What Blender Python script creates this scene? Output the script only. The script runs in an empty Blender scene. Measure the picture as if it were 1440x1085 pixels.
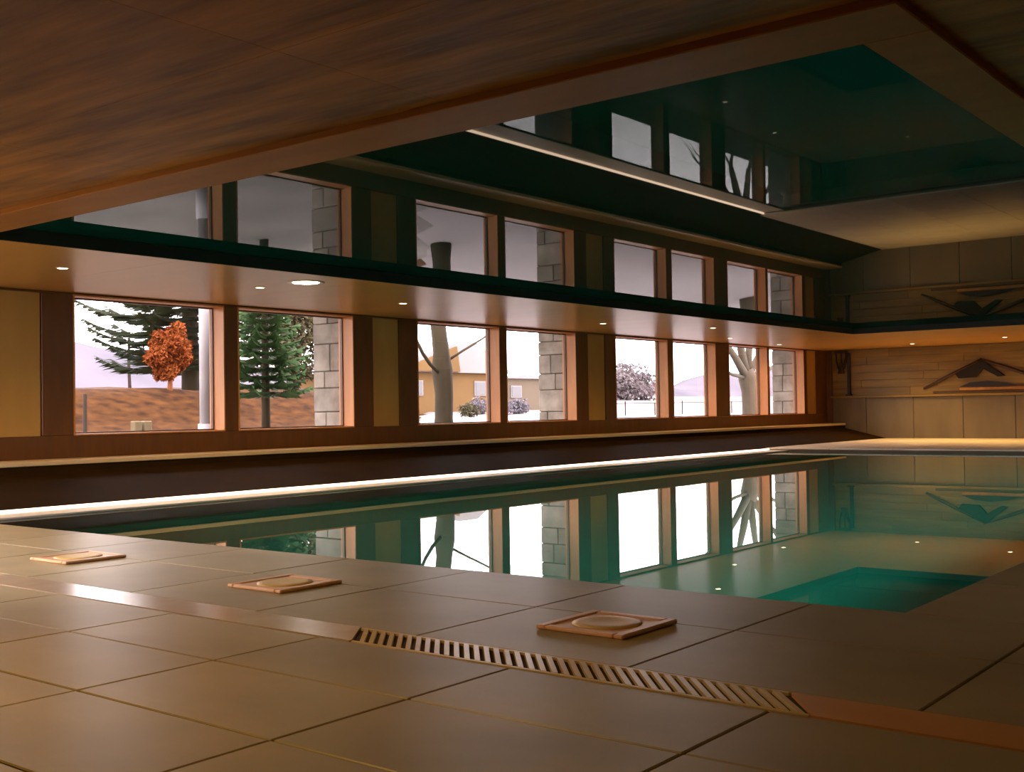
import bpy, math, random
from mathutils import Vector, Matrix, Euler
random.seed(7)
S = bpy.context.scene
COL = S.collection

# ------------------------------------------------------------------ camera
cam_d = bpy.data.cameras.new('camera'); cam = bpy.data.objects.new('camera', cam_d); COL.objects.link(cam)
RX = Vector((0.62079, -0.78381, -0.01607)); DN = Vector((0.00710, 0.02612, -0.99963)); FW = Vector((0.78394, 0.62044, 0.02178))
m = Matrix((( RX.x, -DN.x, -FW.x, 0.0), (RX.y, -DN.y, -FW.y, 0.0), (RX.z, -DN.z, -FW.z, 1.15), (0, 0, 0, 1)))
cam.matrix_world = m
cam_d.sensor_width = 36; cam_d.lens = 1599.49 / 1440 * 36; cam_d.clip_start = 0.05; cam_d.clip_end = 3000
S.camera = cam

# ------------------------------------------------------------------ world: pale overcast sky
SKY = 12.0
w = bpy.data.worlds.new('overcast_sky'); S.world = w; w.use_nodes = True
nt = w.node_tree; nt.nodes.clear()
out = nt.nodes.new('ShaderNodeOutputWorld'); bg = nt.nodes.new('ShaderNodeBackground')
tc = nt.nodes.new('ShaderNodeTexCoord'); mp = nt.nodes.new('ShaderNodeMapping'); mp.inputs['Scale'].default_value = (1.5, 1.5, 6)
no = nt.nodes.new('ShaderNodeTexNoise'); no.inputs['Scale'].default_value = 1.6; no.inputs['Detail'].default_value = 4
cr = nt.nodes.new('ShaderNodeValToRGB')
cr.color_ramp.elements[0].position = 0.30; cr.color_ramp.elements[0].color = (0.84, 0.74, 0.77, 1)
cr.color_ramp.elements[1].position = 0.70; cr.color_ramp.elements[1].color = (1.0, 0.89, 0.89, 1)
bg.inputs['Strength'].default_value = SKY
nt.links.new(tc.outputs['Generated'], mp.inputs['Vector']); nt.links.new(mp.outputs['Vector'], no.inputs['Vector'])
nt.links.new(no.outputs['Fac'], cr.inputs['Fac']); nt.links.new(cr.outputs['Color'], bg.inputs['Color'])
nt.links.new(bg.outputs['Background'], out.inputs['Surface'])

# ------------------------------------------------------------------ exposure
vs = S.view_settings
vs.view_transform = 'Standard'; vs.look = 'None'; vs.exposure = 0.0; vs.gamma = 1.0; vs.use_curve_mapping = False
S.cycles.max_bounces = 12; S.cycles.diffuse_bounces = 5; S.cycles.glossy_bounces = 6; S.cycles.transmission_bounces = 8
S.cycles.transparent_max_bounces = 12; S.cycles.sample_clamp_indirect = 6.0; S.cycles.use_denoising = True

LAMP = 1.25          # scale of all downlights
SPOT_W = 60.0
WARM = (1.0, 0.60, 0.17)

# ------------------------------------------------------------------ materials
def lin(c): return tuple(((v/255.0)/12.92 if v/255.0 <= 0.04045 else ((v/255.0+0.055)/1.055)**2.4) for v in c)
def mat(name, c1, c2=None, rough=0.6, scale=4.0, stretch=(1, 1, 1), spec=0.5, bump=0.0, vary=0.0, metal=0.0, detail=5.0, lo=0.3, hi=0.7, ior=1.5, coat=0.0):
    M = bpy.data.materials.new(name); M.use_nodes = True
    n = M.node_tree; b = n.nodes['Principled BSDF']
    b.inputs['Roughness'].default_value = rough; b.inputs['Metallic'].default_value = metal
    b.inputs['Specular IOR Level'].default_value = spec; b.inputs['IOR'].default_value = ior
    b.inputs['Coat Weight'].default_value = coat
    c2 = c2 or c1
    t = n.nodes.new('ShaderNodeTexCoord'); mpn = n.nodes.new('ShaderNodeMapping'); mpn.inputs['Scale'].default_value = stretch
    geo = n.nodes.new('ShaderNodeNewGeometry')
    nz = n.nodes.new('ShaderNodeTexNoise'); nz.inputs['Scale'].default_value = scale; nz.inputs['Detail'].default_value = detail
    r = n.nodes.new('ShaderNodeValToRGB')
    r.color_ramp.elements[0].position = lo; r.color_ramp.elements[1].position = hi
    r.color_ramp.elements[0].color = (*c1, 1); r.color_ramp.elements[1].color = (*c2, 1)
    n.links.new(geo.outputs['Position'], mpn.inputs['Vector']); n.links.new(mpn.outputs['Vector'], nz.inputs['Vector'])
    n.links.new(nz.outputs['Fac'], r.inputs['Fac'])
    src = r.outputs['Color']
    if vary:
        oi = n.nodes.new('ShaderNodeObjectInfo'); mr = n.nodes.new('ShaderNodeMapRange')
        mr.inputs['To Min'].default_value = 1 - vary; mr.inputs['To Max'].default_value = 1 + vary
        hs = n.nodes.new('ShaderNodeHueSaturation')
        n.links.new(oi.outputs['Random'], mr.inputs['Value']); n.links.new(mr.outputs['Result'], hs.inputs['Value'])
        n.links.new(src, hs.inputs['Color']); src = hs.outputs['Color']
    n.links.new(src, b.inputs['Base Color'])
    if bump:
        bp = n.nodes.new('ShaderNodeBump'); bp.inputs['Strength'].default_value = bump; bp.inputs['Distance'].default_value = 0.02
        n.links.new(nz.outputs['Fac'], bp.inputs['Height']); n.links.new(bp.outputs['Normal'], b.inputs['Normal'])
    return M
def emit(name, c, s):
    M = bpy.data.materials.new(name); M.use_nodes = True; n = M.node_tree; n.nodes.clear()
    e = n.nodes.new('ShaderNodeEmission'); o = n.nodes.new('ShaderNodeOutputMaterial')
    e.inputs['Color'].default_value = (*c, 1); e.inputs['Strength'].default_value = s
    n.links.new(e.outputs[0], o.inputs['Surface']); return M
def pane_mat():
    M = bpy.data.materials.new('window_glass'); M.use_nodes = True; n = M.node_tree; n.nodes.clear()
    t = n.nodes.new('ShaderNodeBsdfTransparent'); g = n.nodes.new('ShaderNodeBsdfGlossy'); x = n.nodes.new('ShaderNodeMixShader')
    lw = n.nodes.new('ShaderNodeLayerWeight'); lw.inputs['Blend'].default_value = 0.5
    pw = n.nodes.new('ShaderNodeMath'); pw.operation = 'POWER'; pw.inputs[1].default_value = 5.0; n.links.new(lw.outputs['Facing'], pw.inputs[0])
    f = n.nodes.new('ShaderNodeMath'); f.operation = 'MULTIPLY_ADD'; f.inputs[1].default_value = 0.8; f.inputs[2].default_value = 0.03; n.links.new(pw.outputs[0], f.inputs[0])
    o = n.nodes.new('ShaderNodeOutputMaterial'); g.inputs['Roughness'].default_value = 0.02
    t.inputs['Color'].default_value = (0.93, 0.93, 0.93, 1)
    n.links.new(f.outputs[0], x.inputs[0]); n.links.new(t.outputs[0], x.inputs[1]); n.links.new(g.outputs[0], x.inputs[2])
    n.links.new(x.outputs[0], o.inputs['Surface']); return M
def water_mat():
    M = bpy.data.materials.new('pool_water'); M.use_nodes = True; n = M.node_tree; n.nodes.clear()
    g = n.nodes.new('ShaderNodeBsdfGlass'); g.inputs['IOR'].default_value = 1.33; g.inputs['Roughness'].default_value = 0.0
    g.inputs['Color'].default_value = (0.93, 0.99, 0.98, 1)
    o = n.nodes.new('ShaderNodeOutputMaterial')
    n.links.new(g.outputs[0], o.inputs['Surface']); return M

def mirror_mat():
    M = bpy.data.materials.new('lacquered_mirror_ceiling'); M.use_nodes = True; n = M.node_tree; n.nodes.clear()
    d = n.nodes.new('ShaderNodeBsdfDiffuse'); g = n.nodes.new('ShaderNodeBsdfGlossy'); x = n.nodes.new('ShaderNodeMixShader')
    d.inputs['Color'].default_value = (0.001, 0.040, 0.030, 1); g.inputs['Roughness'].default_value = 0.012
    lw = n.nodes.new('ShaderNodeLayerWeight'); lw.inputs['Blend'].default_value = 0.5
    pw = n.nodes.new('ShaderNodeMath'); pw.operation = 'POWER'; pw.inputs[1].default_value = 4.0; n.links.new(lw.outputs['Facing'], pw.inputs[0])
    f = n.nodes.new('ShaderNodeMath'); f.operation = 'MULTIPLY_ADD'; f.inputs[1].default_value = 0.36; f.inputs[2].default_value = 0.015; n.links.new(pw.outputs[0], f.inputs[0])
    o = n.nodes.new('ShaderNodeOutputMaterial')
    n.links.new(f.outputs[0], x.inputs[0]); n.links.new(d.outputs[0], x.inputs[1]); n.links.new(g.outputs[0], x.inputs[2]); n.links.new(x.outputs[0], o.inputs['Surface'])
    return M

M = {}
M['ceiling'] = mat('ceiling_wood', (0.17, 0.064, 0.006), (0.42, 0.18, 0.022), rough=0.5, spec=0.2, scale=1.6, stretch=(4.5, 0.6, 1), bump=0.6, lo=0.33, hi=0.66, detail=9, vary=0.08)
M['soffit'] = mat('soffit_wood', (0.5100, 0.2550, 0.0595), (0.5780, 0.2975, 0.0765), rough=0.30, spec=0.25, scale=1.2, stretch=(1.5, 0.5, 1), vary=0.05)
M['rim'] = mat('rim_wood', (0.27, 0.105, 0.012), (0.33, 0.135, 0.018), spec=0.15, rough=0.5, scale=3, stretch=(2, 0.4, 1))
M['mirror'] = mirror_mat()
M['fascia'] = mat('fascia_dark', (0.010, 0.012, 0.008), (0.014, 0.014, 0.009), rough=0.5)
M['frame'] = mat('frame_wood', (0.1045, 0.0358, 0.0072), (0.1430, 0.0523, 0.0110), rough=0.45, scale=5, stretch=(2, 2, 0.3))
M['jamb'] = mat('jamb_wood', (0.50, 0.20, 0.05), (0.60, 0.26, 0.075), rough=0.5, scale=5, stretch=(2, 2, 0.3))
M['panel'] = mat('panel_tan', (0.42, 0.23, 0.055), (0.49, 0.275, 0.07), rough=0.6, scale=1.5, stretch=(2, 2, 0.5))
M['greypanel'] = mat('panel_grey_brown', (0.13, 0.095, 0.05), (0.17, 0.128, 0.07), rough=0.7, scale=1.4, stretch=(1, 2, 0.5), vary=0.06)
M['plank'] = mat('plank_wood', (0.17, 0.10, 0.014), (0.30, 0.19, 0.035), rough=0.55, scale=1.3, stretch=(1, 0.5, 5), vary=0.12)
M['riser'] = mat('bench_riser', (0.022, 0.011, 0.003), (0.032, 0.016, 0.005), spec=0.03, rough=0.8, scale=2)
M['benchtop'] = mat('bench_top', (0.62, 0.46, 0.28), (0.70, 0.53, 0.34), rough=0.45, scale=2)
M['coping'] = mat('coping_stone', (0.66, 0.60, 0.54), (0.74, 0.68, 0.62), rough=0.5, scale=3)
M['farstone'] = mat('far_deck_stone', (0.70, 0.62, 0.52), (0.78, 0.70, 0.60), rough=0.4, scale=2)
M['kerb'] = mat('kerb_stone', (0.12, 0.07, 0.035), (0.15, 0.09, 0.045), rough=0.6, scale=3)
M['wall'] = mat('plaster_wall', (0.26, 0.17, 0.08), (0.30, 0.20, 0.10), rough=0.8, scale=2)
M['tile'] = mat('floor_stone', (0.34, 0.26, 0.125), (0.51, 0.40, 0.21), rough=0.42, ior=1.6, scale=1.6, stretch=(1, 0.7, 1), bump=0.05, vary=0.07, lo=0.25, hi=0.75, detail=8)
M['joint'] = mat('floor_joint', (0.06, 0.04, 0.02), (0.08, 0.05, 0.03), rough=0.9)
M['slat'] = mat('grate_slat', (0.66, 0.49, 0.22), (0.76, 0.58, 0.29), rough=0.28, scale=8)
M['cover'] = mat('channel_cover', (0.56, 0.42, 0.28), (0.64, 0.49, 0.34), rough=0.22, scale=5)  # window glare on the drain slats put into a pale plate colour
M['coverwarm'] = mat('channel_cover_warm', (0.66, 0.30, 0.09), (0.74, 0.36, 0.12), rough=0.35, scale=5)  # same drain, with the wood ceiling's warm reflection put into the colour
M['channel'] = mat('channel_dark', (0.06, 0.036, 0.014), (0.08, 0.05, 0.02), rough=0.8)
M['copper'] = mat('copper_lid', (0.82, 0.46, 0.24), (0.88, 0.52, 0.29), rough=0.4, scale=6)
M['copperdark'] = mat('copper_lid_centre', (0.74, 0.47, 0.13), (0.80, 0.53, 0.17), rough=0.42, scale=6)
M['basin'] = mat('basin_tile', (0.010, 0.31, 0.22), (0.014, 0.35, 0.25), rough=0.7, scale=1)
M['basindark'] = mat('dark_basin_tile', (0.012, 0.035, 0.026), (0.018, 0.045, 0.034), rough=0.7)  # basin tile darkened: shade on the window-side wall put into its colour
M['water'] = water_mat()
M['glass'] = pane_mat()
M['metalring'] = mat('lamp_ring', (0.7, 0.6, 0.45), rough=0.3, metal=0.8)
M['lens'] = emit('lamp_lens', (1.0, 0.80, 0.50), 9.0)
M['lensbig'] = emit('lamp_lens_bright', (1.0, 0.92, 0.75), 30.0)
M['led'] = emit('led_diffuser', (1.0, 0.72, 0.50), 5.0)
M['dark'] = mat('dark_iron', (0.010, 0.007, 0.006), (0.016, 0.011, 0.009), rough=0.6)
M['darkwood'] = mat('dark_wood', (0.05, 0.022, 0.008), (0.075, 0.034, 0.012), rough=0.6, scale=8)
M['rope'] = mat('dark_rope', (0.05, 0.025, 0.010), (0.07, 0.036, 0.014), rough=0.9)
M['cloth'] = mat('dark_cloth', (0.012, 0.010, 0.010), (0.02, 0.016, 0.015), rough=0.9)
M['driftwood'] = mat('honey_wood', (0.30, 0.13, 0.03), (0.40, 0.19, 0.05), rough=0.6, scale=6)
# outside
M['earth'] = mat('rust_grass', (0.17, 0.06, 0.015), (0.26, 0.115, 0.035), rough=0.95, scale=0.6, detail=9)
M['bank'] = mat('bank_earth', (0.018, 0.0060, 0.0014), (0.072, 0.028, 0.0062), rough=0.95, spec=0.1, scale=2.8, stretch=(1, 1, 2.5), detail=14, bump=0.5)
M['paving'] = mat('pale_wet_paving', (0.085, 0.072, 0.062), (0.16, 0.14, 0.125), rough=0.8, scale=0.7, detail=8)
M['snow'] = mat('snow', (0.1877, 0.1608, 0.1608), (0.2323, 0.2055, 0.2099), rough=0.9, scale=0.15)
M['hill'] = mat('misty_hill', (0.0873, 0.0847, 0.1038), (0.1311, 0.1201, 0.1447), rough=1.0, scale=0.05, spec=0)  # bluish distance haze mixed into the hill colour
M['block'] = mat('pier_stone', (0.2420, 0.2090, 0.1650), (0.4400, 0.3960, 0.3300), rough=0.85, scale=3.5, bump=0.3, vary=0.18, detail=8)
M['mortar'] = mat('pier_mortar', (0.08, 0.065, 0.05), rough=0.95)
M['bark'] = mat('bark', (0.020, 0.0135, 0.0035), (0.042, 0.028, 0.008), rough=0.9, scale=5, stretch=(1, 1, 0.3), bump=0.5)
M['barkgrey'] = mat('bark_grey', (0.0376, 0.0291, 0.0171), (0.0615, 0.0478, 0.0291), rough=0.9, scale=5, stretch=(1, 1, 0.3), bump=0.5)
M['needle'] = mat('conifer_needles', (0.004, 0.012, 0.003), (0.026, 0.036, 0.008), rough=0.8, scale=1.2)
M['needle2'] = mat('pine_needles', (0.0204, 0.0582, 0.0150), (0.0546, 0.1092, 0.0274), rough=0.8, scale=2.0)
M['olive'] = mat('olive_leaves', (0.0274, 0.0246, 0.0066), (0.0765, 0.0629, 0.0192), rough=0.8, scale=1.5)
M['rust'] = mat('rust_leaves', (0.14, 0.030, 0.007), (0.21, 0.058, 0.014), spec=0.1, rough=0.9, scale=2.0)
M['frost'] = mat('frosted_twigs', (0.0887, 0.0819, 0.1024), (0.1433, 0.1331, 0.1570), rough=0.9, scale=2.0)
M['greybush'] = mat('grey_bush', (0.1023, 0.0853, 0.0887), (0.1639, 0.1365, 0.1469), rough=0.9, scale=1)
M['brick'] = mat('orange_brick', (0.24, 0.075, 0.025), (0.32, 0.11, 0.04), rough=0.9, scale=2)
M['tileroof'] = mat('clay_roof', (0.19, 0.06, 0.025), (0.25, 0.085, 0.035), rough=0.9, scale=4)
M['ochre'] = mat('ochre_render', (0.1024, 0.0530, 0.0120), (0.1297, 0.0683, 0.0171), rough=0.9, scale=0.5)
M['beige'] = mat('beige_render', (0.0819, 0.0598, 0.0393), (0.1024, 0.0768, 0.0512), rough=0.9, scale=0.5)
M['winpane'] = mat('far_window_pane', (0.06, 0.06, 0.07), rough=0.2)
M['pole'] = mat('pale_pole', (0.3014, 0.2888, 0.3014), (0.3768, 0.3640, 0.3768), rough=0.5, scale=2)
M['shed'] = mat('weathered_boards', (0.0273, 0.0154, 0.0054), (0.0478, 0.0291, 0.0120), rough=0.85, scale=4, stretch=(0.4, 1, 3), vary=0.2)
M['post'] = mat('fence_post_wood', (0.0205, 0.0120, 0.0061), (0.0307, 0.0171, 0.0086), rough=0.9)
M['paleblock'] = mat('pale_block', (0.1160, 0.0853, 0.0410), (0.1365, 0.1024, 0.0512), rough=0.9)

# ------------------------------------------------------------------ mesh helpers
class MB:
    def __init__(s): s.v = []; s.f = []
    def add(s, vs, fs):
        k = len(s.v); s.v += [tuple(v) for v in vs]; s.f += [tuple(i + k for i in f) for f in fs]; return s
    def box(s, x0, x1, y0, y1, z0, z1):
        vs = [(x0,y0,z0),(x1,y0,z0),(x1,y1,z0),(x0,y1,z0),(x0,y0,z1),(x1,y0,z1),(x1,y1,z1),(x0,y1,z1)]
        return s.add(vs, [(0,3,2,1),(4,5,6,7),(0,1,5,4),(1,2,6,5),(2,3,7,6),(3,0,4,7)])
    def bbox(s, x0, x1, y0, y1, z0, z1, b):
        """box with its eight corners and twelve edges chamfered by b"""
        vs = []; idx = {}
        for ix, (xa, sx) in enumerate(((x0, 1), (x1, -1))):
            for iy, (ya, sy) in enumerate(((y0, 1), (y1, -1))):
                for iz, (za, sz) in enumerate(((z0, 1), (z1, -1))):
                    for ax in range(3):
                        p = [xa + sx*b, ya + sy*b, za + sz*b]; p[ax] = (xa, ya, za)[ax]
                        idx[(ix, iy, iz, ax)] = len(vs); vs.append(tuple(p))
        g = lambda a, bb, c, d: idx[(a, bb, c, d)]
        fs = []
        for k in (0, 1):
            fs.append([g(k,0,0,0), g(k,1,0,0), g(k,1,1,0), g(k,0,1,0)][::(1 if k else -1)])
            fs.append([g(0,k,0,1), g(1,k,0,1), g(1,k,1,1), g(0,k,1,1)][::(-1 if k else 1)])
            fs.append([g(0,0,k,2), g(1,0,k,2), g(1,1,k,2), g(0,1,k,2)][::(1 if k else -1)])
        for a in (0, 1):
            for c in (0, 1):
                fs.append([g(a,c,0,0), g(a,c,1,0), g(a,c,1,1), g(a,c,0,1)][::(1 if a != c else -1)])
                fs.append([g(a,0,c,0), g(a,1,c,0), g(a,1,c,2), g(a,0,c,2)][::(-1 if a != c else 1)])
                fs.append([g(0,a,c,1), g(1,a,c,1), g(1,a,c,2), g(0,a,c,2)][::(1 if a != c else -1)])
                for e in (0, 1):
                    fs.append([g(a,c,e,0), g(a,c,e,1), g(a,c,e,2)][::(1 if (a+c+e) % 2 else -1)])
        return s.add(vs, fs)
    def tube(s, pts, rads, n=8, cap=True):
        rings = []
        for i, p in enumerate(pts):
            p = Vector(p)
            d = (Vector(pts[min(i+1, len(pts)-1)]) - Vector(pts[max(i-1, 0)])).normalized()
            a = d.cross(Vector((0, 0, 1)) if abs(d.z) < 0.9 else Vector((1, 0, 0))).normalized(); b = d.cross(a)
            rings.append([p + (a*math.cos(2*math.pi*k/n) + b*math.sin(2*math.pi*k/n))*rads[i] for k in range(n)])
        vs = [v for r in rings for v in r]; fs = []
        for i in range(len(rings)-1):
            for k in range(n):
                fs.append((i*n+k, i*n+(k+1) % n, (i+1)*n+(k+1) % n, (i+1)*n+k))
        if cap: fs.append(tuple(range(n))[::-1]); fs.append(tuple((len(rings)-1)*n+k for k in range(n)))
        return s.add(vs, fs)
    def lathe(s, c, prof, n=20, cap_first=True, cap_last=True):
        vs = []; fs = []
        for (r, z) in prof:
            for k in range(n):
                a = 2*math.pi*k/n; vs.append((c[0]+r*math.cos(a), c[1]+r*math.sin(a), c[2]+z))
        for i in range(len(prof)-1):
            for k in range(n): fs.append((i*n+k, i*n+(k+1) % n, (i+1)*n+(k+1) % n, (i+1)*n+k))
        if cap_first: fs.append(tuple(range(n))[::-1])
        if cap_last: fs.append(tuple((len(prof)-1)*n+k for k in range(n)))
        return s.add(vs, fs)
    def prism(s, poly, axis, a, b):
        """polygon (2-D) extruded from a to b along the axis: 0=x, 1=y, 2=z"""
        def P(u, v, t): return [(t, u, v), (u, t, v), (u, v, t)][axis]
        n = len(poly); vs = [P(u, v, a) for u, v in poly] + [P(u, v, b) for u, v in poly]
        fs = [tuple(range(n))[::-1], tuple(n+i for i in range(n))] + [(i, (i+1) % n, n+(i+1) % n, n+i) for i in range(n)]
        return s.add(vs, fs)
    def mesh(s, name, m, smooth=False):
        me = bpy.data.meshes.new(name); me.from_pydata(s.v, [], s.f); me.update()
        import bmesh
        bm = bmesh.new(); bm.from_mesh(me); bmesh.ops.recalc_face_normals(bm, faces=bm.faces); bm.to_mesh(me); bm.free()
        me.materials.append(m)
        if smooth: me.polygons.foreach_set('use_smooth', [True]*len(me.polygons))
        return me
    def build(s, name, m, parent=None, smooth=False):
        return link(name, s.mesh(name, m, smooth), parent)
def link(name, me, parent=None, loc=None):
    o = bpy.data.objects.new(name, me); COL.objects.link(o)
    if parent is not None:
        o.parent = parent
        if parent.parent is None: o.matrix_parent_inverse = Matrix.Translation(parent.location).inverted()
        else: o.matrix_parent_inverse = Matrix.Translation(parent.matrix_basis.translation).inverted() if parent.matrix_basis.translation.length > 0 else Matrix()
    if loc is not None: o.location = loc
    return o
def tag(o, label=None, cat=None, group=None, kind=None):
    if label: o['label'] = label
    if cat: o['category'] = cat
    if group: o['group'] = group
    if kind: o['kind'] = kind
    return o
def thing(name, label, cat, loc=(0, 0, 0), group=None):
    o = bpy.data.objects.new(name, None); COL.objects.link(o); o.location = loc; o.empty_display_size = 0.2
    return tag(o, label, cat, group)
def struct(o, label=None): return tag(o, label, None, None, 'structure')

# ------------------------------------------------------------------ dimensions
X0, X1 = -1.6, 32.2             # back wall, far wall
XB, YB = 2.2, 6.5               # step for an unseen glazed return wall added to light the left floor
Y0, Y1 = -1.2, 13.6             # right wall, window wall
K, F = 0.878, 0.14                # floor: scale of the paving grid, level of the paving
PX0, PX1, PY0, PY1 = 6.3*K, 24.3, 2.24*K, 11.2     # pool
HX0, HX1, HY0, HY1 = 4.85, 25.2, 1.85, 10.0    # opening in the ceiling
ZC, ZM = 2.77, 2.90             # ceiling, mirror
WZ0, WZ1 = 0.94, 2.73           # window sill and head

# ------------------------------------------------------------------ floor
fl = MB()
for (a, b, c, d) in ((X0, XB, Y0, YB), (XB, PX0, Y0, Y1), (PX0, X1, Y0, PY0), (PX1, X1, PY0, Y1), (PX0, PX1, PY1, Y1)):
    fl.box(a, b, c, d, -0.30, F-0.012)
floor = struct(fl.build('floor', M['joint']), 'large brown stone floor slabs around the pool')
tile_cache = {}
def tile(x0, x1, y0, y1):
    key = (round(x1-x0, 3), round(y1-y0, 3))
    if key not in tile_cache:
        g = 0.005
        tile_cache[key] = MB().bbox(g, key[0]-g, g, key[1]-g, -0.03, 0.0, 0.004).mesh('tile', M['tile'])
    o = bpy.data.objects.new('tile', tile_cache[key]); COL.objects.link(o); o.parent = floor; o.location = (x0, y0, F+random.uniform(-0.0006, 0.0006))
def tile_rows(xs, ys):
    for i in range(len(xs)-1):
        for j in range(len(ys)-1):
          if xs[i] > XB or ys[j] < YB-0.6: tile(xs[i], xs[i+1], ys[j], ys[j+1])
P1 = 1.26*K
near_y = [Y0] + [3.20*K + P1*k for k in range(-3, 8)] + [11.7]
tile_rows([x*K for x in (0.55, 1.25, 1.94, 2.635, 3.335, 4.0)], near_y)
dk_y = [Y0] + [2.77*K + 1.29*K*k for k in range(-2, 8)] + [11.7]
tile_rows([4.3*K, 5.32*K, PX0], dk_y)
tile_rows([PX0 + 1.1*k for k in range(0, 18)], [Y0, 0.0, 1.0, PY0])
GX0, GX1 = 4.0*K, 4.3*K
tile(GX0, GX1, 7.17, 11.7)

# drain channel
dr = thing('drain_channel', 'long slotted drain channel set in the floor slabs across the foreground', 'drain', (4.15*K, 4.0, F))
MB().box(GX0+0.004, GX1-0.004, Y0, 7.16, F-0.05, F-0.010).build('channel_bed', M['channel'], dr)
ya, yb, RUN = 1.57, 3.90, 0.19
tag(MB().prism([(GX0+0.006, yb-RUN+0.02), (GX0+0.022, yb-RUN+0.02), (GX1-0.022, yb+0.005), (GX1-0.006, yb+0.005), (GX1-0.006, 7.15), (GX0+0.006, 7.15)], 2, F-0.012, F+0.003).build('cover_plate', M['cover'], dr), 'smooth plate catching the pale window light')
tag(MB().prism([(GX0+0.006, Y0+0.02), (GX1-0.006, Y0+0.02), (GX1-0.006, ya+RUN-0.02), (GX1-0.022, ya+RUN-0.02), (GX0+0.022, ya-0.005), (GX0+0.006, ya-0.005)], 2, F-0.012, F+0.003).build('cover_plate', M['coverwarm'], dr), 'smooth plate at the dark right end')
MB().bbox(GX0+0.006, GX0+0.022, ya, yb-RUN+0.012, F-0.012, F+0.003, 0.003).build('edge_bar', M['slat'], dr)
MB().bbox(GX1-0.022, GX1-0.006, ya+RUN-0.012, yb, F-0.012, F+0.003, 0.003).build('edge_bar', M['slat'], dr)
sl = MB(); wv = 0.034; gw = GX1-GX0-0.048
sl.add([(0, 0, -0.012), (0, wv, -0.012), (gw, wv+RUN, -0.012), (gw, RUN, -0.012), (0, 0.003, 0.003), (0, wv-0.003, 0.003), (gw, wv+RUN-0.003, 0.003), (gw, RUN+0.003, 0.003)],
       [(0,3,2,1),(4,5,6,7),(0,1,5,4),(1,2,6,5),(2,3,7,6),(3,0,4,7)])
slat_me = sl.mesh('slat', M['slat'])
y = ya+0.02
while y + RUN + wv < yb:
    o = bpy.data.objects.new('slat', slat_me); COL.objects.link(o); o.parent = dr; o.location = (GX0+0.024-4.15*K, y-4.0, 0); y += 0.0557

# ------------------------------------------------------------------ pool
bs = MB(); D = -1.45
bs.add([(PX0,PY0,D),(PX1,PY0,D),(PX1,PY1,D),(PX0,PY1,D),(PX0,PY0,F-.012),(PX1,PY0,F-.012),(PX1,PY1,F-.012),(PX0,PY1,F-.012)],
       [(0,1,2,3),(0,4,5,1),(1,5,6,2),(3,7,4,0)])
basin = struct(bs.build('pool_basin', M['basin']), 'green tiled pool basin under the water')
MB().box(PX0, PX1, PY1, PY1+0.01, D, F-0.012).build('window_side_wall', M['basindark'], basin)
wt = MB().add([(PX0,PY0,F-0.015),(PX1,PY0,F-0.015),(PX1,PY1,F-0.015),(PX0,PY1,F-0.015)], [(0,1,2,3)])
water = tag(wt.build('pool_water', M['water']), 'still dark green pool water mirroring the windows', 'water')

# pale lip on the window side, raised pale deck with a brown kerb at the far end
cp = MB().bbox(XB, PX1, PY1, 11.72, F-0.02, F+0.008, 0.004)
struct(cp.build('trim_1', M['coping']), 'pale stone lip between pool and bench')
kb = MB().box(PX1, PX1+0.12, Y0, 13.1, -0.2, 0.19)
kerb = struct(kb.build('trim_2', M['kerb']), 'brown kerb at the far end of the pool')
xs = [PX1-0.01, PX1+0.6] + [PX1+0.6+1.44*k for k in range(1, 5)] + [X1-0.05]
ys = [Y0 + 1.43*k for k in range(11)]
for i in range(len(xs)-1):
    for j in range(len(ys)-1):
        MB().bbox(xs[i]+.004, xs[i+1]-.004, ys[j]+.004, min(ys[j+1], 13.4)-.004, 0.17, 0.20, 0.006).build('deck_slab', M['farstone'], kerb)
MB().box(PX1+0.12, X1, Y0, 13.5, F-0.012, 0.17).build('deck_bed', M['kerb'], kerb)

# ------------------------------------------------------------------ walls
wins = [(8.03,10.38),(10.66,12.96),(14.52,16.76),(17.00,19.27),(20.80,22.98),(23.25,25.30),(26.03,28.18),(28.33,30.52),(4.20,6.50)]  # last window is out of view, added to brighten the left floor
ws = sorted(wins)
wl = MB()
wl.box(XB-0.2, X1+0.3, 13.62, 13.88, -0.3, WZ0-0.02); wl.box(XB-0.2, X1+0.3, 13.62, 13.88, WZ1+0.02, 3.3)
px = XB-0.2
for a, b in ws + [(X1+0.3, None)]:
    wl.box(px, a-0.02 if b else a, 13.62, 13.88, WZ0-0.02, WZ1+0.02); px = (b or 0)+0.02
wall_left = struct(wl.build('wall_left', M['frame']), 'brown wooden window wall along the pool')
# rails and posts proud of the wall, tan panels between the window pairs
MB().bbox(XB, X1, 13.56, 13.63, 0.62, WZ0-0.015, 0.006).build('rail', M['frame'], wall_left)
MB().bbox(XB, X1, 13.57, 13.63, WZ1+0.012, ZC, 0.006).build('rail', M['frame'], wall_left)
def post(a, b, me='frame'): MB().bbox(a, b, 13.57, 13.63, WZ0-0.015, WZ1+0.012, 0.006).build('post', M[me], wall_left)
for a, b in ((7.58,8.02),(10.39,10.65),(12.97,13.43),(14.06,14.51),(16.77,16.99),(19.28,19.74),(20.39,20.79),(22.99,23.24),(25.31,26.02),(28.19,28.32),(30.53,30.76),(31.40,32.19),(6.51,6.95),(3.75,4.19)):
    post(a, b)
for a, b in ((6.96,7.57),(13.44,14.05),(19.75,20.38),(30.77,31.39),(2.25,3.74)):
    MB().bbox(a, b, 13.59, 13.63, WZ0-0.06, WZ1+0.012, 0.004).build('panel', M['panel'], wall_left)
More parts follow.
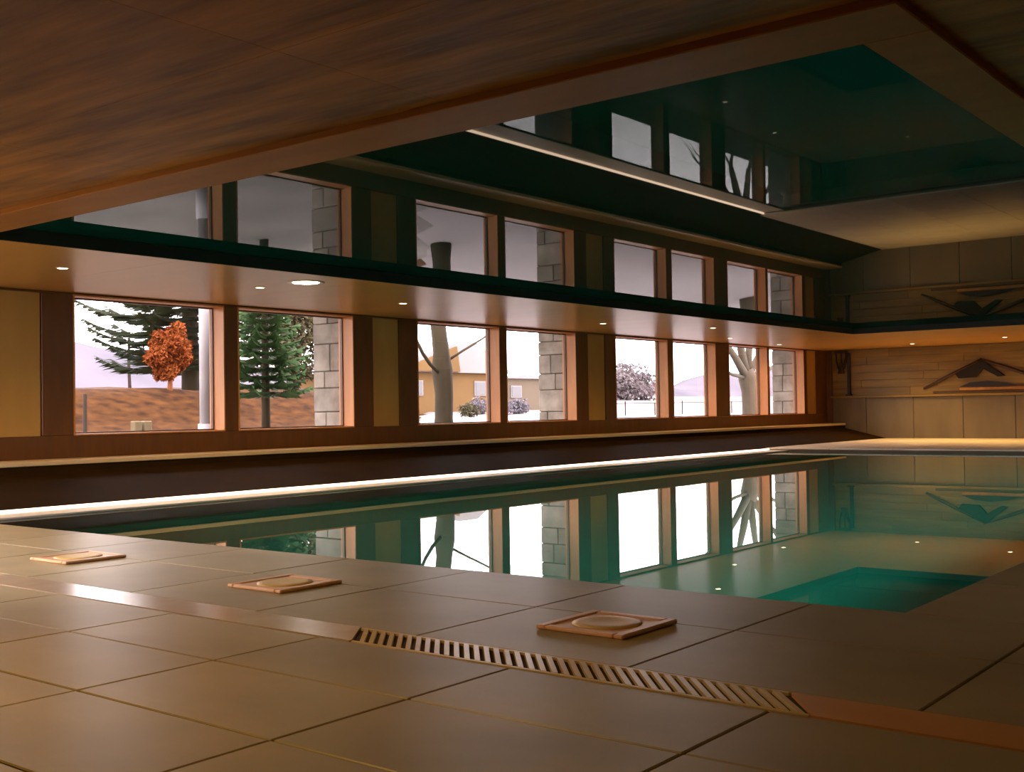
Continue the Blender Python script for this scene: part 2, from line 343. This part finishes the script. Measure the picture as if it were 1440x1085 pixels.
for i, (a, b) in enumerate(wins):
    f = MB()
    f.box(a-0.02, a, 13.56, 13.90, WZ0-0.02, WZ1+0.02); f.box(b, b+0.02, 13.56, 13.90, WZ0-0.02, WZ1+0.02)
    f.box(a, b, 13.56, 13.90, WZ1, WZ1+0.02); f.box(a, b, 13.54, 13.92, WZ0-0.02, WZ0)
    wo = struct(f.build('window_%d' % (i+1), M['jamb']))
    s = MB(); t = 0.018
    s.box(a, a+t, 13.80, 13.85, WZ0, WZ1); s.box(b-t, b, 13.80, 13.85, WZ0, WZ1); s.box(a+t, b-t, 13.80, 13.85, WZ0, WZ0+t); s.box(a+t, b-t, 13.80, 13.85, WZ1-t, WZ1)
    s.build('window_sash', M['frame'], wo)
    MB().box(a+t, b-t, 13.822, 13.828, WZ0+t, WZ1-t).build('window_pane', M['glass'], wo)

# far wall: grey panels below, ledge, wooden boards above
wf = MB().box(X1, X1+0.3, Y0-0.3, 13.9, -0.3, 3.3)
wall_far = struct(wf.build('wall_far', M['wall']), 'far end wall with grey panels below and wooden boards above')
yy = Y0
k = 0
while yy < 13.35:
    y2 = min(yy+1.36, 13.40)
    MB().bbox(X1-0.05, X1+0.01, yy+0.006, y2-0.006, 0.10, 1.355, 0.005).build('panel', M['greypanel'], wall_far); yy = y2
MB().bbox(X1-0.16, X1, Y0, 13.42, 1.36, 1.43, 0.01).build('ledge', M['plank'], wall_far)
MB().bbox(X1-0.08, X1+0.01, 13.40, 13.58, 0.62, ZC-0.01, 0.008).build('post', M['frame'], wall_far)
for r in range(6):
    z0 = 1.43 + r*0.222; yy = Y0; first = True
    while yy < 13.39:
        L = random.uniform(2.0, 3.4) if not first else random.uniform(0.8, 3.0); first = False
        y2 = min(yy+L, 13.40)
        if y2 > 13.0: y2 = 13.40
        MB().bbox(X1-0.03-random.uniform(0, 0.008), X1+0.01, yy+0.002, y2-0.002, z0+0.003, z0+0.219, 0.004).build('board', M['plank'], wall_far); yy = y2
struct(MB().box(X0, X1, Y0-0.3, Y0, -0.3, 3.3).build('wall_right', M['wall']))
# back wall behind the camera; unseen glazed return added to light left floor
struct(MB().box(X0-0.3, X0, Y0-0.3, YB+0.2, -0.3, 3.3).build('wall_back', M['wall']))
bw = MB(); by = [(6.9, 8.9), (9.05, 11.05), (11.2, 13.2)]; BZ0, BZ1 = 0.25, 2.62
bw.box(XB-0.2, XB, YB, 13.62, -0.3, BZ0); bw.box(XB-0.2, XB, YB, 13.62, BZ1, 3.3); bw.box(X0, XB, YB, YB+0.2, -0.3, 3.3)
for a, b in ((YB, by[0][0]), (by[0][1], by[1][0]), (by[1][1], by[2][0]), (by[2][1], 13.62)): bw.box(XB-0.2, XB, a, b, BZ0, BZ1)
struct(bw.build('wall_return', M['wall']))
for i, (a, b) in enumerate(by):  # out-of-view windows added to bring daylight onto the left floor
    f = MB(); f.box(XB-0.15, XB-0.05, a, a+.05, BZ0, BZ1); f.box(XB-0.15, XB-0.05, b-.05, b, BZ0, BZ1); f.box(XB-0.15, XB-0.05, a+.05, b-.05, BZ0, BZ0+.05); f.box(XB-0.15, XB-0.05, a+.05, b-.05, BZ1-.05, BZ1)
    wo = struct(f.build('window_%d' % (10+i), M['frame']))
    MB().box(XB-0.103, XB-0.097, a+.05, b-.05, BZ0+.05, BZ1-.05).build('window_pane', M['glass'], wo)

# bench along the window wall
bench = thing('bench', 'long dark sloping wall bench with pale top running under the windows', 'bench', (15.0, 13.35, 0))
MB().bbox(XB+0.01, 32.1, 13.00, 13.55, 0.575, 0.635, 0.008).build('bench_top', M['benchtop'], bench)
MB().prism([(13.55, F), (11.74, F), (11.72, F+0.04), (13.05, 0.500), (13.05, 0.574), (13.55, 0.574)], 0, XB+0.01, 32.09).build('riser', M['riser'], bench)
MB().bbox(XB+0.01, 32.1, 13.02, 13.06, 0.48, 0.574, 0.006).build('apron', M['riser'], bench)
led = tag(MB().bbox(XB+0.05, PX1+0.0, 11.68, 11.718, F+0.009, F+0.044, 0.004).build('led_strip', M['led']), 'warm glowing light strip along the foot of the dark bench', 'light')

# ------------------------------------------------------------------ ceiling
ce = MB()
for (a, b, c, d) in ((X0, XB, Y0, YB), (XB, HX0, Y0, Y1), (HX1, X1, Y0, Y1), (HX0, HX1, Y0, HY0), (HX0, HX1, HY1, Y1)):
    ce.box(a, b, c, d, ZC+0.012, ZM)
ce.box(X0-0.3, XB-0.2, Y0-0.3, YB+0.2, ZM+0.02, 3.3); ce.box(XB-0.2, X1+0.3, Y0-0.3, 13.9, ZM+0.02, 3.3)
ceiling = struct(ce.build('ceiling', M['fascia']), 'low wooden ceiling around a dark mirror recess')
def cpanel(a, b, c, d, m, nm='panel'):
    MB().bbox(a+0.0012, b-0.0012, c+0.0012, d-0.0012, ZC, ZC+0.016, 0.001).build(nm, M[m], ceiling)
def split(a, b, step):
    n = max(1, round((b-a)/step)); return [a + (b-a)*i/n for i in range(n+1)]
xs = split(X0, XB, 1.0) + split(XB, 4.43, 1.1)[1:]
for i in range(len(xs)-1):
    ys = split(Y0, YB, 2.6) + (split(YB, Y1, 3.0)[1:] if xs[i] >= XB-0.01 else [])
    for j in range(len(ys)-1): cpanel(xs[i], xs[i+1], ys[j], ys[j+1], 'ceiling')
xs = split(4.43, HX1, 2.8); ys = split(Y0, 1.55, 1.4)
for i in range(len(xs)-1):
    for j in range(len(ys)-1): cpanel(xs[i], xs[i+1], ys[j], ys[j+1], 'ceiling')
xs = [4.43] + [7.14 + 2.8*k for k in range(0, 7)] + [HX1]
for i in range(len(xs)-1): cpanel(xs[i], xs[i+1], HY1, Y1-0.03, 'soffit')
ys = split(Y0, Y1-0.03, 2.8); xs = split(HX1, X1-0.01, 3.5)
for i in range(len(xs)-1):
    for j in range(len(ys)-1): cpanel(xs[i], xs[i+1], ys[j], ys[j+1], 'soffit')
MB().box(HX0-0.01, HX1+0.01, HY0-0.01, HY1+0.01, ZM, ZM+0.02).build('mirror_panel', M['mirror'], ceiling)
ri = MB(); ri.bbox(4.43, 4.85, 1.55, HY1, ZC-0.042, ZC+0.014, 0.006); ri.bbox(4.85, HX1, 1.55, 1.85, ZC-0.042, ZC+0.014, 0.006)
struct(ri.build('trim_3', M['rim']), 'lighter wooden band framing the mirror recess')
sk = MB(); sk.box(4.852, HX1, HY1-0.012, HY1-0.001, ZC+0.002, ZM-0.001); sk.box(HX1-0.012, HX1-0.001, 1.86, HY1-0.012, ZC+0.002, ZM-0.001)
struct(sk.build('trim_4', M['fascia']), 'dark inner edge of the mirror recess')

# ------------------------------------------------------------------ downlights
def downlight(x, y, label, r=0.055, bright=False, power=SPOT_W, z=ZC, cone=150):
    t = thing('downlight', label, 'lamp', (x, y, z), 'round downlights in the wooden ceiling')
    MB().lathe((x, y, z), [(r*1.35, 0.002), (r*1.35, -0.006), (r*1.1, -0.010), (r*1.0, -0.004)], 20, True, True).build('ring', M['metalring'], t, True)
    MB().lathe((x, y, z), [(r*0.96, -0.005), (r*0.96, -0.0085), (r*0.6, -0.012)], 20).build('lens', M['lensbig' if bright else 'lens'], t, True)
    ld = bpy.data.lights.new('lamp_light', 'SPOT'); ld.energy = power*LAMP; ld.color = WARM; ld.spot_size = math.radians(cone); ld.spot_blend = 0.7; ld.shadow_soft_size = 0.05
    lo = bpy.data.objects.new('lamp_light', ld); COL.objects.link(lo); lo.parent = t; lo.location = (0, 0, -0.03)
downlight(6.60, 11.38, 'small round downlight in the soffit above the first window, leftmost in view')
downlight(9.33, 11.44, 'small dim downlight just left of the bright flaring downlight')
downlight(9.38, 10.63, 'bright flaring downlight near the soffit edge above the second window', 0.17, True, 60)  # lens widened so its size takes in the flare
downlight(12.20, 11.69, 'small downlight in the soffit above the tan panel between window pairs')
downlight(17.87, 11.93, 'small downlight in the soffit above the fourth window')
downlight(20.63, 11.10, 'downlight with a warm glow above the pair of sky filled windows')
downlight(24.00, 12.47, 'faint small downlight above the sixth window near the far corner')
downlight(27.58, 12.92, 'faintest small downlight above the bare tree window near the corner')
downlight(30.42, 10.43, 'left of the two downlights along the far end soffit', power=280, cone=130)
downlight(29.53, 7.85, 'rightmost downlight, on the far soffit above the dark ornament', power=280, cone=130)
for (x, y, pw, lab) in ((1.6, 1.2, 9, 'above the camera'), (1.6, 4.4, 120, 'second from the right wall'), (3.2, 10.8, 30, 'nearest the windows'),
                    (8.0, 0.3, 12, 'first along the right side'), (14.0, 0.3, 12, 'second along the right side'), (20.0, 0.3, 12, 'third along the right side')):
    downlight(x, y, 'round downlight in the near ceiling outside the picture, ' + lab, power=pw)  # unseen lamps added as warm fill for the near floor

# unseen light bar added on the near basin wall to green the water
t = thing('underwater_light_bar', 'long underwater light bar set along the right wall of the pool', 'light', (14.5, PY0, -0.30))
MB().bbox(6.0, 23.0, PY0+0.002, PY0+0.03, -0.36, -0.24, 0.008).build('housing', M['metalring'], t)
ld = bpy.data.lights.new('lamp_light', 'AREA'); ld.shape = 'RECTANGLE'; ld.size = 17.0; ld.size_y = 0.10; ld.energy = 120; ld.color = (0.55, 1.0, 0.88); ld.spread = math.radians(105)
lo = bpy.data.objects.new('lamp_light', ld); COL.objects.link(lo); lo.parent = t; lo.location = (0, 0.035, 0); lo.rotation_euler = (math.radians(82), 0, 0)

# ------------------------------------------------------------------ skimmer lids in the deck
def lid(cx, cy, label):
    cx *= K; cy *= K
    t = thing('skimmer_lid', label, 'lid', (cx, cy, F), 'copper skimmer lids in the deck')
    h = 0.238; z = F+0.002
    fr = MB()
    for (a, b, c, d) in ((-h, h, -h, -h+0.05), (-h, h, h-0.05, h), (-h, -h+0.05, -h+0.05, h-0.05), (h-0.05, h, -h+0.05, h-0.05)):
        fr.bbox(cx+a, cx+b, cy+c, cy+d, z, z+0.020, 0.006)
    fr.build('lid_frame', M['copper'], t)
    MB().bbox(cx-h+0.052, cx+h-0.052, cy-h+0.052, cy+h-0.052, z, z+0.014, 0.004).build('lid_plate', M['copper'], t)
    MB().lathe((cx, cy, z+0.0142), [(0.165, 0.0), (0.165, 0.002), (0.15, 0.007), (0.12, 0.009), (0.07, 0.005), (0.03, 0.003)], 24).build('lid_knob', M['copperdark'], t, True)
lid(5.05, 3.38, 'square copper skimmer lid nearest the camera, between drain and pool edge')
lid(5.07, 5.99, 'square skimmer lid in the middle of the three, reflecting pale window light')
lid(5.09, 8.57, 'square skimmer lid farthest left along the pool edge')

# ------------------------------------------------------------------ things on the far wall
hk = thing('hanging_rope', 'dark looped rope with tassel hanging on the far wall near the corner', 'rope', (32.1, 13.1, 2.6))
MB().tube([(32.12,13.26,2.70),(32.12,13.25,2.45),(32.11,13.19,2.24),(32.11,13.10,2.17),(32.11,13.01,2.24),(32.12,12.97,2.45),(32.12,12.96,2.70)], [0.022]*7, 8).build('loop', M['rope'], hk, True)
MB().tube([(32.12,13.10,2.70),(32.11,13.10,2.50),(32.10,13.10,2.42),(32.10,13.10,2.22),(32.10,13.10,2.08)], [0.018,0.02,0.035,0.075,0.10], 10).build('tassel', M['rope'], hk, True)
MB().bbox(32.10, 32.168, 12.92, 13.30, 2.68, 2.74, 0.01).build('hook_rail', M['darkwood'], hk)
dp = thing('wall_bracket', 'dark upright post with a short bent arm standing on the far ledge', 'post', (32.1, 12.88, 1.43))
MB().bbox(32.07, 32.16, 12.83, 12.92, 1.432, 2.68, 0.012).build('upright', M['dark'], dp)
MB().tube([(32.10,12.88,2.62),(32.10,12.94,2.50),(32.10,13.02,2.34)], [0.035,0.055,0.03], 8).build('arm', M['dark'], dp, True)
MB().bbox(32.06, 32.165, 12.80, 12.98, 1.432, 1.47, 0.008).build('foot', M['dark'], dp)
orn = thing('ornament', 'dark angular peaked ornament lying on the far wall ledge', 'ornament', (32.1, 9.2, 1.43))
MB().tube([(32.11,10.72,1.58),(32.10,9.9,1.98),(32.10,9.13,2.33)], [0.03,0.045,0.05], 8).build('beam', M['darkwood'], orn, True)
MB().tube([(32.12,9.20,2.34),(32.11,8.4,2.06),(32.10,7.1,1.55)], [0.045,0.05,0.03], 8).build('beam', M['darkwood'], orn, True)
MB().prism([(9.85,1.97),(9.75,1.84),(9.30,1.86),(9.10,2.08),(8.72,1.86),(8.55,1.88),(8.85,2.10),(9.08,2.30),(9.20,2.29)], 0, 32.06, 32.13).build('cloth', M['cloth'], orn)
MB().bbox(32.05, 32.165, 7.0, 10.45, 1.432, 1.50, 0.012).build('base_board', M['darkwood'], orn)
MB().bbox(32.06, 32.165, 7.0, 9.75, 1.502, 1.60, 0.02).build('upper_board', M['driftwood'], orn)
MB().prism([(9.75,1.602),(9.45,1.72),(9.0,1.76),(8.5,1.69),(8.2,1.602)], 0, 32.07, 32.14).build('stone', M['dark'], orn)

# ------------------------------------------------------------------ outside
def sstep(a, b, x):
    t = max(0.0, min(1.0, (x-a)/(b-a))); return t*t*(3-2*t)
def gz(x, y):
    base = 0.15 + 0.62*sstep(14.5, 22, y)
    q = 1.0 - sstep(0.93, 1.04, x/max(y, 1))
    base += q*(1.12*sstep(24.0, 26.5, y) + 0.55*sstep(28, 46, y))
    base += (1-q)*(1.1*sstep(30, 60, y))
    base += 2.5*sstep(60, 180, y)
    return base + 0.05*math.sin(x*1.7)*math.cos(y*1.3)
def terrain(xs, ys, f, name, m):
    b = MB(); n = len(ys)
    b.add([(x, y, f(x, y)) for x in xs for y in ys], [(i*n+j, (i+1)*n+j, (i+1)*n+j+1, i*n+j+1) for i in range(len(xs)-1) for j in range(n-1)])
    return struct(b.build(name, M[m], None, True))
gx = [-60 + 4*i for i in range(16)] + [1.5*i for i in range(3, 50)] + [75 + 10*i for i in range(40)]
gy = [13.9] + [14.5 + 0.75*i for i in range(28)] + [36, 38, 40, 43, 46, 50, 55, 60, 70, 85, 100, 130, 160, 190, 230]
terrain(gx, gy, gz, 'ground', 'bank')
terrain([-6 + 1.2*i for i in range(24)], [y for y in gy if y < 22.5], lambda x, y: gz(x, y) + 0.03, 'path', 'paving')
sx = [1.5*i for i in range(10, 60)] + [90 + 12*i for i in range(34)]
def sz(x, y):
    return gz(x, y) + 0.10 - 1.2*(1-sstep(1.0, 1.08, x/y)) - 0.0
terrain(sx, [y for y in gy if y > 14.2], sz, 'snow_field', 'snow')
def ridge(x, y):
    h = 12 + 3.5*math.sin(x*0.013+1.0) + 2.2*math.sin(x*0.041+2) + 1.2*math.sin(x*0.11) + 0.5*math.sin(x*0.31)
    t = (y-185)/40.0
    return 1.0 + h*sstep(0, 1, t) if t <= 1 else 1.0 + h*(1-sstep(1, 2, t))
terrain([-120 + 5*i for i in range(140)], [183, 190, 198, 206, 214, 220, 225, 235, 250], ridge, 'hill', 'hill')

struct(MB().box(-60, X0-0.31, -40, 13.8, -0.4, 0.05).box(X0-0.31, XB-0.21, YB+0.21, 13.8, -0.4, 0.05).build('snow_yard', M['snow']))
# overhanging eave
ev = MB(); ev.box(XB-0.2, X1+2, 13.9, 16.4, 3.44, 3.60)
struct(ev.build('trim_5', M['beige']), 'roof overhang outside above the windows')

# stone piers standing outside at the right end of each window pair
def pier(x, label):
    t = thing('stone_pier', label, 'pier', (x+0.22, 14.22, 0))
    MB().box(x+0.03, x+0.41, 13.90, 14.57, 0.0, 3.28).build('core', M['mortar'], t)
    z = 0.1; r = 0
    while z < 3.25:
        h = (0.40, 0.28, 0.46, 0.34)[(r + int(x)) % 4]; h = min(h, 3.28-z)
        cut = random.uniform(0.25, 0.48)
        segs = ((13.895, 13.895+cut), (13.895+cut, 14.60)) if r % 3 else ((13.895, 14.60),)
        for a, b in segs:
            e = random.uniform(0, 0.012)
            MB().bbox(x-e, x+0.44+e, a+0.006, b-0.006, z+0.006, z+h-0.006, 0.012).build('block', M['block'], t)
        z += h; r += 1
pier(13.03, 'pale stone block pier seen through the second window beside the pine')
pier(19.36, 'pale stone block pier seen through the window right of the thick trunk')
pier(30.64, 'pale stone block pier seen through the last window by the far corner')

def branch(b, p, d, L, r, depth, spread=0.6, n=6):
    """recursive bare branch into mesh builder b"""
    pts = [Vector(p)]; rads = [r]; d = Vector(d).normalized()
    for i in range(4):
        d = (d + Vector((random.uniform(-.18, .18), random.uniform(-.18, .18), random.uniform(-.05, .16)))).normalized()
        pts.append(pts[-1] + d*L/4); rads.append(r*(1-0.17*(i+1)))
    b.tube(pts, rads, n)
    if depth > 0:
        for k in range(random.choice((2, 3))):
            i = random.choice((2, 3, 4)); nd = (d + Vector((random.uniform(-1, 1), random.uniform(-1, 1), random.uniform(-.1, .9)))*spread).normalized()
            branch(b, pts[i], nd, L*random.uniform(.55, .8), rads[i]*.62, depth-1, spread, 5)
# bare tree behind the third window
t = thing('bare_tree', 'thick olive brown tree trunk with thin side branches behind the third window', 'tree', (20.65, 18.5, 0.4))
MB().tube([(20.66,18.5,0.2),(20.68,18.5,1.0),(20.70,18.5,1.6),(20.64,18.5,2.17),(20.62,18.5,2.6),(20.5,18.5,3.4),(20.5,18.5,5)], [.30,.225,.225,.26,.20,.19,.15], 12).build('trunk', M['bark'], t, True)
MB().tube([(20.55,18.45,2.05),(20.1,18.4,2.30),(19.85,18.4,2.55),(19.4,18.4,3.2),(19.0,18.4,4.0)], [.05,.045,.04,.035,.02], 8).build('branch', M['bark'], t, True)
MB().tube([(20.75,18.45,2.38),(21.3,18.4,2.65),(22.0,18.4,2.95),(22.8,18.4,3.32),(24.0,18.4,3.7)], [.035,.03,.028,.022,.015], 8).build('branch', M['bark'], t, True)
b = MB()
for a in range(7): branch(b, (20.5, 18.5, 3.3+0.25*a), (math.cos(a*2.4), math.sin(a*2.4), .8), 1.8, .06, 2)
tag(b.build('twigs', M['bark'], t, True), None, None, None, 'stuff')
# bare tree behind the seventh window
t = thing('bare_tree', 'bare forked grey tree behind the window nearest the far corner', 'tree', (37.9, 19.0, 0.4))
MB().tube([(38.1,19,0.3),(38.0,19,1.0),(37.95,19,1.7),(37.85,19,2.2),(37.75,19,2.5)], [.40,.28,.27,.33,.26], 12).build('trunk', M['barkgrey'], t, True)
for e, r in (((35.9,18.9,3.5), .13), ((36.9,19,4.2), .14), ((38.3,19,4.4), .13), ((39.5,19,3.6), .12), ((40.2,18.9,2.75), .085), ((35.6,19,2.55), .06)):
    s = Vector((37.8, 19, 2.2)); e = Vector(e); mid = (s+e)/2 + Vector((0, 0, random.uniform(-.12, .12)))
    MB().tube([s, mid, e], [r*1.25, r, r*.7], 8).build('branch', M['barkgrey'], t, True)
b = MB()
for e in ((35.9,18.9,3.5),(36.9,19,4.2),(38.3,19,4.4),(39.5,19,3.6)):
    for k in range(3): branch(b, e, (e[0]-37.8+random.uniform(-1, 1), random.uniform(-1, 1), 1.4), 1.5, .055, 1)
tag(b.build('twigs', M['barkgrey'], t, True), None, None, None, 'stuff')

def conifer(x, y, z0, H, R, name_label, m='needle', low=0.12, droop=0.10, tiers=22, dens=34):
    t = thing('conifer', name_label, 'tree', (x, y, z0))
    MB().tube([(x, y, z0-0.2), (x, y, z0+H*.5), (x, y, z0+H)], [R*.06+.03, R*.04+.02, .015], 8).build('trunk', M['bark'], t, True)
    b = MB(); bt = MB()
    for i in range(tiers):
        f = low + (1-low)*i/tiers; z = z0+H*f; rad = R*(1-f)**0.8*random.uniform(.8, 1.1)
        nb = 7
        for k in range(nb):
            a = 2*math.pi*(k/nb)+i*0.9+random.uniform(-.2, .2); L = rad*random.uniform(.75, 1.1)
            dv = Vector((math.cos(a), math.sin(a), 0)); sd = Vector((-dv.y, dv.x, 0))
            pts = [Vector((x, y, z)) + dv*L*u + Vector((0, 0, -droop*L*math.sin(u*2.2)+0.18*L*u*u)) for u in (0, .35, .7, 1.0)]
            bt.tube(pts, [.02, .015, .01, .005], 4)
            for q in range(dens):
                u = random.uniform(.1, 1.0); c = Vector((x, y, z)) + dv*L*u + Vector((0, 0, -droop*L*math.sin(u*2.2)+0.18*L*u*u))
                s = random.choice((-1, 1)); l = (1.15-u)*L*.42*random.uniform(.5, 1)+.06
                e = c + sd*s*l*.8 + dv*l*.75 + Vector((0, 0, random.uniform(-.12, .03)))
                wd = dv*0.05 + Vector((0, 0, .035))
                b.add([c-wd, c+wd, e], [(0, 1, 2)])
    tag(bt.build('branches', M['bark'], t), None, None, None, 'stuff'); tag(b.build('needles', M[m], t), None, None, None, 'stuff')
conifer(22.4, 31.0, 2.0, 11.0, 4.3, 'tall dark conifer with drooping boughs straddling the first two windows', 'needle', .08, .15, 34, 85)
conifer(16.6, 20.2, 0.75, 5.6, 1.25, 'green pine with a bare lower trunk filling the second window', 'needle2', .16, .08, 26, 46)

def leafy(x, y, z, rx, rz, m, n, sz_, label, name='evergreen_tree', cat='tree', trunk='bark', th=None, group=None):
    t = thing(name, label, cat, (x, y, gz(x, y)), group)
    g = gz(x, y)
    MB().tube([(x, y, g-0.2), (x+.05, y, (g+z)/2), (x, y, z+rz*.3)], [rx*.07+.03, rx*.05+.02, .02], 8).build('trunk', M[trunk], t, True)
    b = MB()
    for q in range(n):
        while True:
            v = Vector((random.uniform(-1, 1), random.uniform(-1, 1), random.uniform(-1, 1)))
            if .25 < v.length < 1: break
        v *= 0.75 + 0.25*math.sin(v.x*5+x)*math.cos(v.z*6+y)
        c = Vector((x+v.x*rx, y+v.y*rx, z+v.z*rz))
        r1 = Vector((random.uniform(-1, 1), random.uniform(-1, 1), random.uniform(-1, 1))).normalized()*sz_
        r2 = Vector((random.uniform(-1, 1), random.uniform(-1, 1), random.uniform(-1, 1))).normalized()*sz_
        b.add([c-r1*.5, c+r2*.6, c+r1], [(0, 1, 2)])
    tag(b.build('leaves', M[m], t), None, None, None, 'stuff')
leafy(18.4, 26.4, 2.88, .70, .92, 'rust', 9000, .11, 'rust orange autumn tree in front of the dark conifer in the first window', 'autumn_tree', trunk='brick')
leafy(33.2, 38.5, 5.6, 3.0, 4.0, 'olive', 12000, .20, 'broad olive brown evergreen beside the pier in the second window')
# frosted shrubs
for k, (x, y, lab) in enumerate(((43.0, 36, 'frosted shrub just right of the thick trunk'), (44.6, 36, 'frosted shrub in front of the ochre house wall'), (46.0, 36, 'frosted shrub beside the mullion of the third window'))):
    leafy(x, y, gz(x, y)+.45, .75, .6, 'frost', 900, .12, lab, 'frosted_shrub', 'shrub')
leafy(90.0, 58, gz(90, 58)+1.4, 4.2, 2.4, 'greybush', 6000, .35, 'large misty grey bush at the left of the fifth window', 'grey_bush', 'shrub')
leafy(38.0, 32.5, gz(38, 32.5)+.4, .6, .45, 'olive', 800, .1, 'low dry bush left of the thick trunk in the third window', 'dry_bush', 'shrub')

# houses
h = thing('house', 'ochre house with snowy roof behind the thick trunk in the third window', 'house', (46, 42, 1.6))
MB().box(40.2, 49.6, 40, 47, 1.0, 3.25).build('wall', M['ochre'], h)
MB().prism([(39.8, 3.22), (49.9, 3.22), (49.9, 3.42), (47.0, 4.9), (45.5, 4.9)], 1, 39.7, 47.3).build('roof', M['snow'], h)
MB().prism([(41.0, 3.26), (45.6, 3.26), (45.35, 4.6)], 1, 39.55, 39.72).build('gable', M['ochre'], h)
f = MB().box(47.2, 48.2, 39.94, 40.02, 2.0, 2.8).build('window', M['snow'], h); MB().box(47.28, 48.12, 39.92, 39.95, 2.07, 2.73).build('pane', M['winpane'], f)
f = MB().box(42.2, 43.1, 39.94, 40.02, 2.0, 2.8).build('window', M['snow'], h); MB().box(42.28, 43.02, 39.92, 39.95, 2.07, 2.73).build('pane', M['winpane'], f)
h = thing('house', 'low beige building at the left of the fourth window', 'house', (52, 42, 1.6))
MB().box(50.2, 57.0, 40.5, 46, 1.0, 3.0).build('wall', M['beige'], h)
MB().box(50.0, 57.2, 40.3, 46.2, 3.0, 3.12).build('roof', M['snow'], h)
f = MB().box(51.0, 52.0, 40.43, 40.52, 1.9, 2.6).build('window', M['snow'], h); MB().box(51.08, 51.92, 40.41, 40.44, 1.97, 2.53).build('pane', M['winpane'], f)

# pale pole, weathered board rack, posts
t = thing('pole', 'pale round pole standing outside the first window', 'pole', (12.98, 17.5, 0.4))
MB().tube([(12.98,17.5,0.3),(12.98,17.5,6)], [.115, .11], 16).build('shaft', M['pole'], t, True)
MB().tube([(12.98,17.5,0.3),(12.98,17.5,1.0)], [.15, .145], 16).build('sleeve', M['pole'], t, True)
t = thing('board_rack', 'weathered rack of horizontal boards right of the pale pole', 'rack', (14.9, 19.0, 0.4))
for x in (14.24, 14.60): MB().bbox(x, x+0.1, 19.0, 19.1, 0.3, 3.9, .01).build('post', M['post'], t)
for k in range(9): MB().bbox(14.22, 14.70, 18.94, 18.99, 0.75+.34*k, 1.02+.34*k, .008).build('board', M['shed'], t)
for i, (x, y, h, lab) in enumerate(((13.24, 22, 1.65, 'dark fence post at the left of the first window'), (17.6, 23.2, 1.5, 'dark fence post on the bank left of the pale pole')  )):
    z = gz(x, y)
    MB().tube([(x, y, z-.2), (x+.01, y, h)], [.045, .04], 8).build('fence_post', M['post'])
    tag(bpy.context.scene.objects[-1] if False else COL.objects[-1], lab, 'post')
p = MB().tube([(26.05, 40, 2.0), (26.0, 40, 3.2), (26.02, 40, 4.3)], [.07, .06, .05], 8).build('thin_pole', M['post']); tag(p, 'thin dark pole rising behind the bank in the first window', 'pole')
for x, lab in ((15.1, 'left of two small pale blocks on the grass below the bank'), (15.36, 'right of two small pale blocks on the grass below the bank')):
    o = MB().bbox(x, x+.20, 23.0, 23.2, gz(x, 23)-.02, gz(x, 23)+.28, .02).build('pale_block', M['paleblock']); tag(o, lab, 'block')
# snowy rail fence in the far windows
t = thing('rail_fence', 'low dark rail fence on the snow beyond the sky filled windows', 'fence', (40, 24, 0.8))
for k in range(8):
    x = 33 + 2.2*k; z = sz(x, 24)
    MB().tube([(x, 24, z-.1), (x, 24, z+.55)], [.03, .03], 6).build('post', M['post'], t)
MB().tube([(33, 24, sz(33, 24)+.50), (41, 24, sz(41, 24)+.48), (48.4, 24, sz(48.4, 24)+.50)], [.018]*3, 6).build('rail', M['post'], t)
